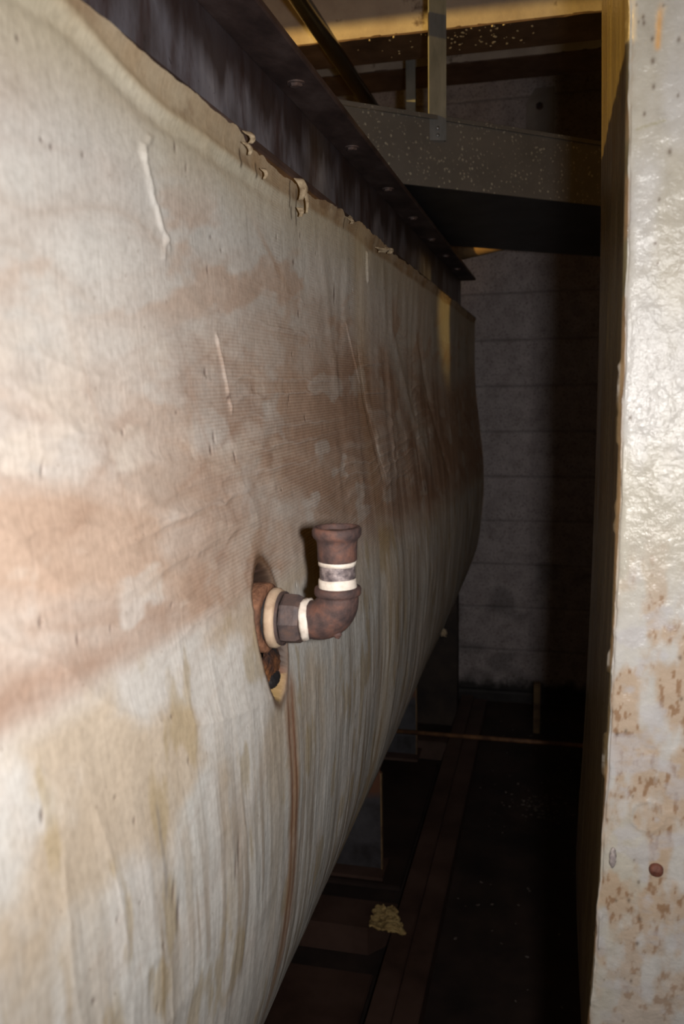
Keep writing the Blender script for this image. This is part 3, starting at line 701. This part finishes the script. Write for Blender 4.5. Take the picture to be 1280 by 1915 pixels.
# hanger strap screwed to the duct face
sg = simple('zinc_strap', [(.14, .15, .15), (.24, .25, .255)], 30, .45, .5, .2, .0008, (1, 1, .3))
def strap(base, wdt, z0, z1, y_ax, lab, grp=None):
    e = empty('hanger_strap', (base[0], base[1], z0)); tag(e, lab, 'hanger', grp)
    bm = bmesh.new(); bx_, by_ = base; hw = wdt/2
    pts = [(-hw, 0), (hw, 0), (hw, .010), (hw-.002, .010), (hw-.002, .002), (-hw+.002, .002), (-hw+.002, .010), (-hw, .010)]
    pts = [(bx_+a*y_ax[0]-b_*y_ax[1], by_+a*y_ax[1]+b_*y_ax[0]) for a, b_ in pts]
    prism(bm, pts, 'z', z0, z1); st_ = bm_obj(bm, 'strap', sg, e)
    for zz_ in (z0+.010, z0+.024):
        bm = bmesh.new(); lathe(bm, [(0, .0040), (.0015, .0038), (.0025, .0025), (.0028, .0001)], (bx_+.006*y_ax[1]*0, by_, zz_), (y_ax[1]*1., -y_ax[0], 0), 16)
        bm_obj(bm, 'screw', sg, st_, True)
    return e
ps = q0+hd*.068
strap((ps[0]+.673*.006, ps[1]-.739*.006), .036, .497, 1.45, (.93, .37), 'long zinc channel hanger screwed to the front of the overhead duct')
strap((-.398, 2.50), .026, .5465, 1.45, (1, 0), 'short zinc channel hanger rising from behind the duct')
# overhead pipe parallel to the passage
pm = simple('dark_glossy_pipe', [(.020, .016, .013), (.05, .04, .028)], 12, .25, .3, .2, .001)
bm = bmesh.new(); lathe(bm, [(-.9, .015), (-.9, .019), (3.93, .019), (3.93, .015)], (-.510, 0, .765), (0, 1, 0), 32, 0, 1, True)
tag(bm_obj(bm, 'overhead_pipe', pm, None, True), 'dark glossy straight pipe slung under the ceiling joists, above the steel channel', 'pipe')
# rusty angle below the duct
am = simple('ochre_rust_and_highlight', [(.10, .06, .035), (.22, .14, .07), (.30, .19, .09)], 12, .7, 0, .4, .002)
bm = bmesh.new()
a0 = Vector((-.114, 2.95, 0)); a1 = Vector((-.31, 3.17, 0)); dv_ = (a1-a0).normalized(); nn = Vector((dv_.y, -dv_.x, 0))
if nn.y > 0: nn = -nn
lathe(bm, [(-.05, .0001), (-.05, .030), (.60, .030), (.60, .0001)], (a0.x, a0.y, .462), tuple(dv_), 28, .01)
tag(bm_obj(bm, 'cross_pipe', am, None, True), 'ochre rusty pipe running diagonally below the duct near the far wall', 'pipe')
# plate on far wall
bm = bmesh.new(); prism(bm, [(-.137, 1.03), (-.137, 1.16), (-.10, 1.215), (-.02, 1.215), (-.02, 1.03)], 'y', 3.94, 3.952)
pe = bm_obj(bm, 'wall_plate', jm)
tag(pe, 'painted steel plate with clipped corner, fixed high on the far block wall', 'plate')
bm = bmesh.new(); lathe(bm, [(0, .016), (.010, .016), (.014, .009), (.014, .0001)], (-.081, 3.94, 1.141), (0, -1, 0), 6)
bm_obj(bm, 'bolt', rust, pe)

# ================================================================== FLOOR LEVEL
sk = empty('skid_frame', (-.33, 1.6, -1.48)); tag(sk, 'low dark brown steel skid frame on the floor under the tank', 'frame')
skm = simple('brown_painted_steel', [(.045, .024, .018), (.075, .042, .032), (.10, .058, .045)], 7, .6, 0, .4, .003)
box('side_rail', (-.385, -.330, -.6, 3.80, -1.478, -1.402), skm, sk, .003)
box('toe_plate', (-.330, -.272, -.6, 3.80, -1.478, -1.418), skm, sk, .003)
bm = bmesh.new(); prism(bm, [(-1.6, 2.03), (-.448, 2.03), (-.388, 2.10), (-.388, 2.15), (-1.6, 2.15)], 'z', -1.478, -1.400)
bm_obj(bm, 'cross_member', skm, sk)
box('cross_member', (-1.6, -.388, 3.25, 3.35, -1.478, -1.402), skm, sk, .003)
box('deck_plate', (-1.6, -.415, .6, 1.94, -1.478, -1.462), skm, sk, .003)
box('deck_plate', (-1.6, -.415, 2.33, 3.2, -1.478, -1.462), simple('deck_dark', [(.02, .011, .009), (.045, .026, .02)], 6, .7), sk, .003)
# saddle plate
sm_, N, L, p = mat('saddle_steel', .5, .1)
f = noise(sm_, 9, 6)
c = ramp(sm_, f, [(.35, (.035, .032, .035)), (.6, (.10, .10, .115))])
tt = N.new('ShaderNodeTexCoord'); sx = N.new('ShaderNodeSeparateXYZ'); L.new(tt.outputs['Object'], sx.inputs[0])
ad = N.new('ShaderNodeMath'); ad.operation = 'MULTIPLY_ADD'; L.new(f, ad.inputs[0]); ad.inputs[1].default_value = .12; L.new(sx.outputs['Z'], ad.inputs[2])
c = mixc(sm_, ramp(sm_, ad.outputs[0], [(.28, (0, 0, 0)), (.31, (1, 1, 1))]), c, (.17, .075, .045)); L.new(c, p.inputs['Base Color'])
def saddle(y, xr, lab):
    e = empty('support_saddle', (xr-.3, y, -1.400)); tag(e, lab, 'support', 'tank supports')
    bm = bmesh.new()
    prism(bm, [(-1.6, -1.400), (xr, -1.400), (xr, -1.10), (xr-.02, -1.075), (-.54, -1.125), (-.68, -1.215), (-.9, -1.275), (-1.6, -1.295)], 'y', y, y+.012)
    spl = bm_obj(bm, 'saddle_plate', sm_, e)  # amber highlight along the plate edge is added as a coloured strip
    box('highlight_strip', (xr-.001, xr+.003, y-.004, y+.012, -1.400, -1.10), am, spl, .0005, 'thin tan strip standing for an amber edge highlight')
    box('foot_plate', (-1.6, xr+.012, y-.05, y+.06, -1.402, -1.392), skm, e, .001)
    return e
saddle(2.30, -.463, 'dark steel saddle plate with rusty top, nearer of the two under the tank')
saddle(3.10, -.485, 'dark steel saddle plate under the far end of the tank, the farther one')
# dark post by the wall
bm = bmesh.new(); prism(bm, [(-.70, 3.62), (-.388, 3.62), (-.388, 3.70), (-.398, 3.70), (-.398, 3.63), (-.70, 3.63)], 'z', -1.48, .18)
tag(bm_obj(bm, 'angle_post', simple('post_steel', [(.02, .014, .013), (.06, .04, .03)], 10, .7)), 'dark steel angle post standing behind the far end of the tank', 'post')
# amber light spot on the cross member, built as a crumpled tan sheet
bm = bmesh.new()
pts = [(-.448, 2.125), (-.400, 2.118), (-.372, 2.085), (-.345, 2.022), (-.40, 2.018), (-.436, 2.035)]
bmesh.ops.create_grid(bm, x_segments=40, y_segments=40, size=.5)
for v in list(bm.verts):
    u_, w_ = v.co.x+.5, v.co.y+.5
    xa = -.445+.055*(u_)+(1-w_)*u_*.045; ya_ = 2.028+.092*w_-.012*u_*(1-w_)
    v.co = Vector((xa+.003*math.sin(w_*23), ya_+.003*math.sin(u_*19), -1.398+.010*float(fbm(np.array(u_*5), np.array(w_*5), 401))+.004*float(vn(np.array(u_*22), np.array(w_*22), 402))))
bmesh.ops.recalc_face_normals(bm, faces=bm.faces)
o = bm_obj(bm, 'amber_light_patch', simple('amber_patch_tan', [(.16, .10, .035), (.50, .36, .15), (.60, .45, .20)], 60, .9, 0, .7, .003), None, True)
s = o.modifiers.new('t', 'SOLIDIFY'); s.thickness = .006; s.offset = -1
tag(o, 'small crumpled tan sheet standing for an amber light spot on the skid frame by the saddle foot', 'light patch')
# rusty floor pipe across the passage
bm = bmesh.new(); lathe(bm, [(0, .005), (0, .0078), (1.2, .0078), (1.2, .005)], (-.54, 2.90, -1.222), (1, 0, -.001), 24, .004, 1, True)
fp = empty('low_cross_pipe', (-.3, 2.9, -1.48)); tag(fp, 'thin rusty pipe crossing the passage low above the floor', 'pipe')
bm_obj(bm, 'tube', simple('orange_brown_pipe', [(.10, .05, .03), (.26, .13, .06)], 30, .5), fp, True)
for xx, zb in ((.35, -1.48),):
    box('stand', (xx-.012, xx+.012, 2.89, 2.91, zb, -1.231), skm, fp, .001)
bm = bmesh.new(); abox(bm, -.062, -.034, 3.60, 3.63, -1.48, -1.26, .002)
tag(bm_obj(bm, 'floor_stub', am), 'short brown steel stub standing on the floor behind the low cross pipe', 'stub')
# chips of fallen paint
rg_ = random.Random(21)
bm = bmesh.new()
for k_ in range(220):
    x = rg_.gauss(-.02, .05) if k_ < 110 else rg_.uniform(-.25, .3); y = rg_.gauss(2.95, .05) if k_ < 110 else rg_.uniform(1.7, 3.8); r = rg_.uniform(.002, .006)
    bmesh.ops.create_icosphere(bm, subdivisions=1, radius=r, matrix=Matrix.Translation((x, y, -1.479)) @ Matrix.Rotation(rg_.uniform(0, 3), 4, 'Z') @ Matrix.Diagonal((1.3, .8, .3, 1)))
tag(bm_obj(bm, 'paint_chips', simple('chips', [(.10, .08, .07), (.22, .19, .17)], 50, .8)), 'scatter of small pale fallen paint chips on the dark floor', 'debris', None, 'stuff')
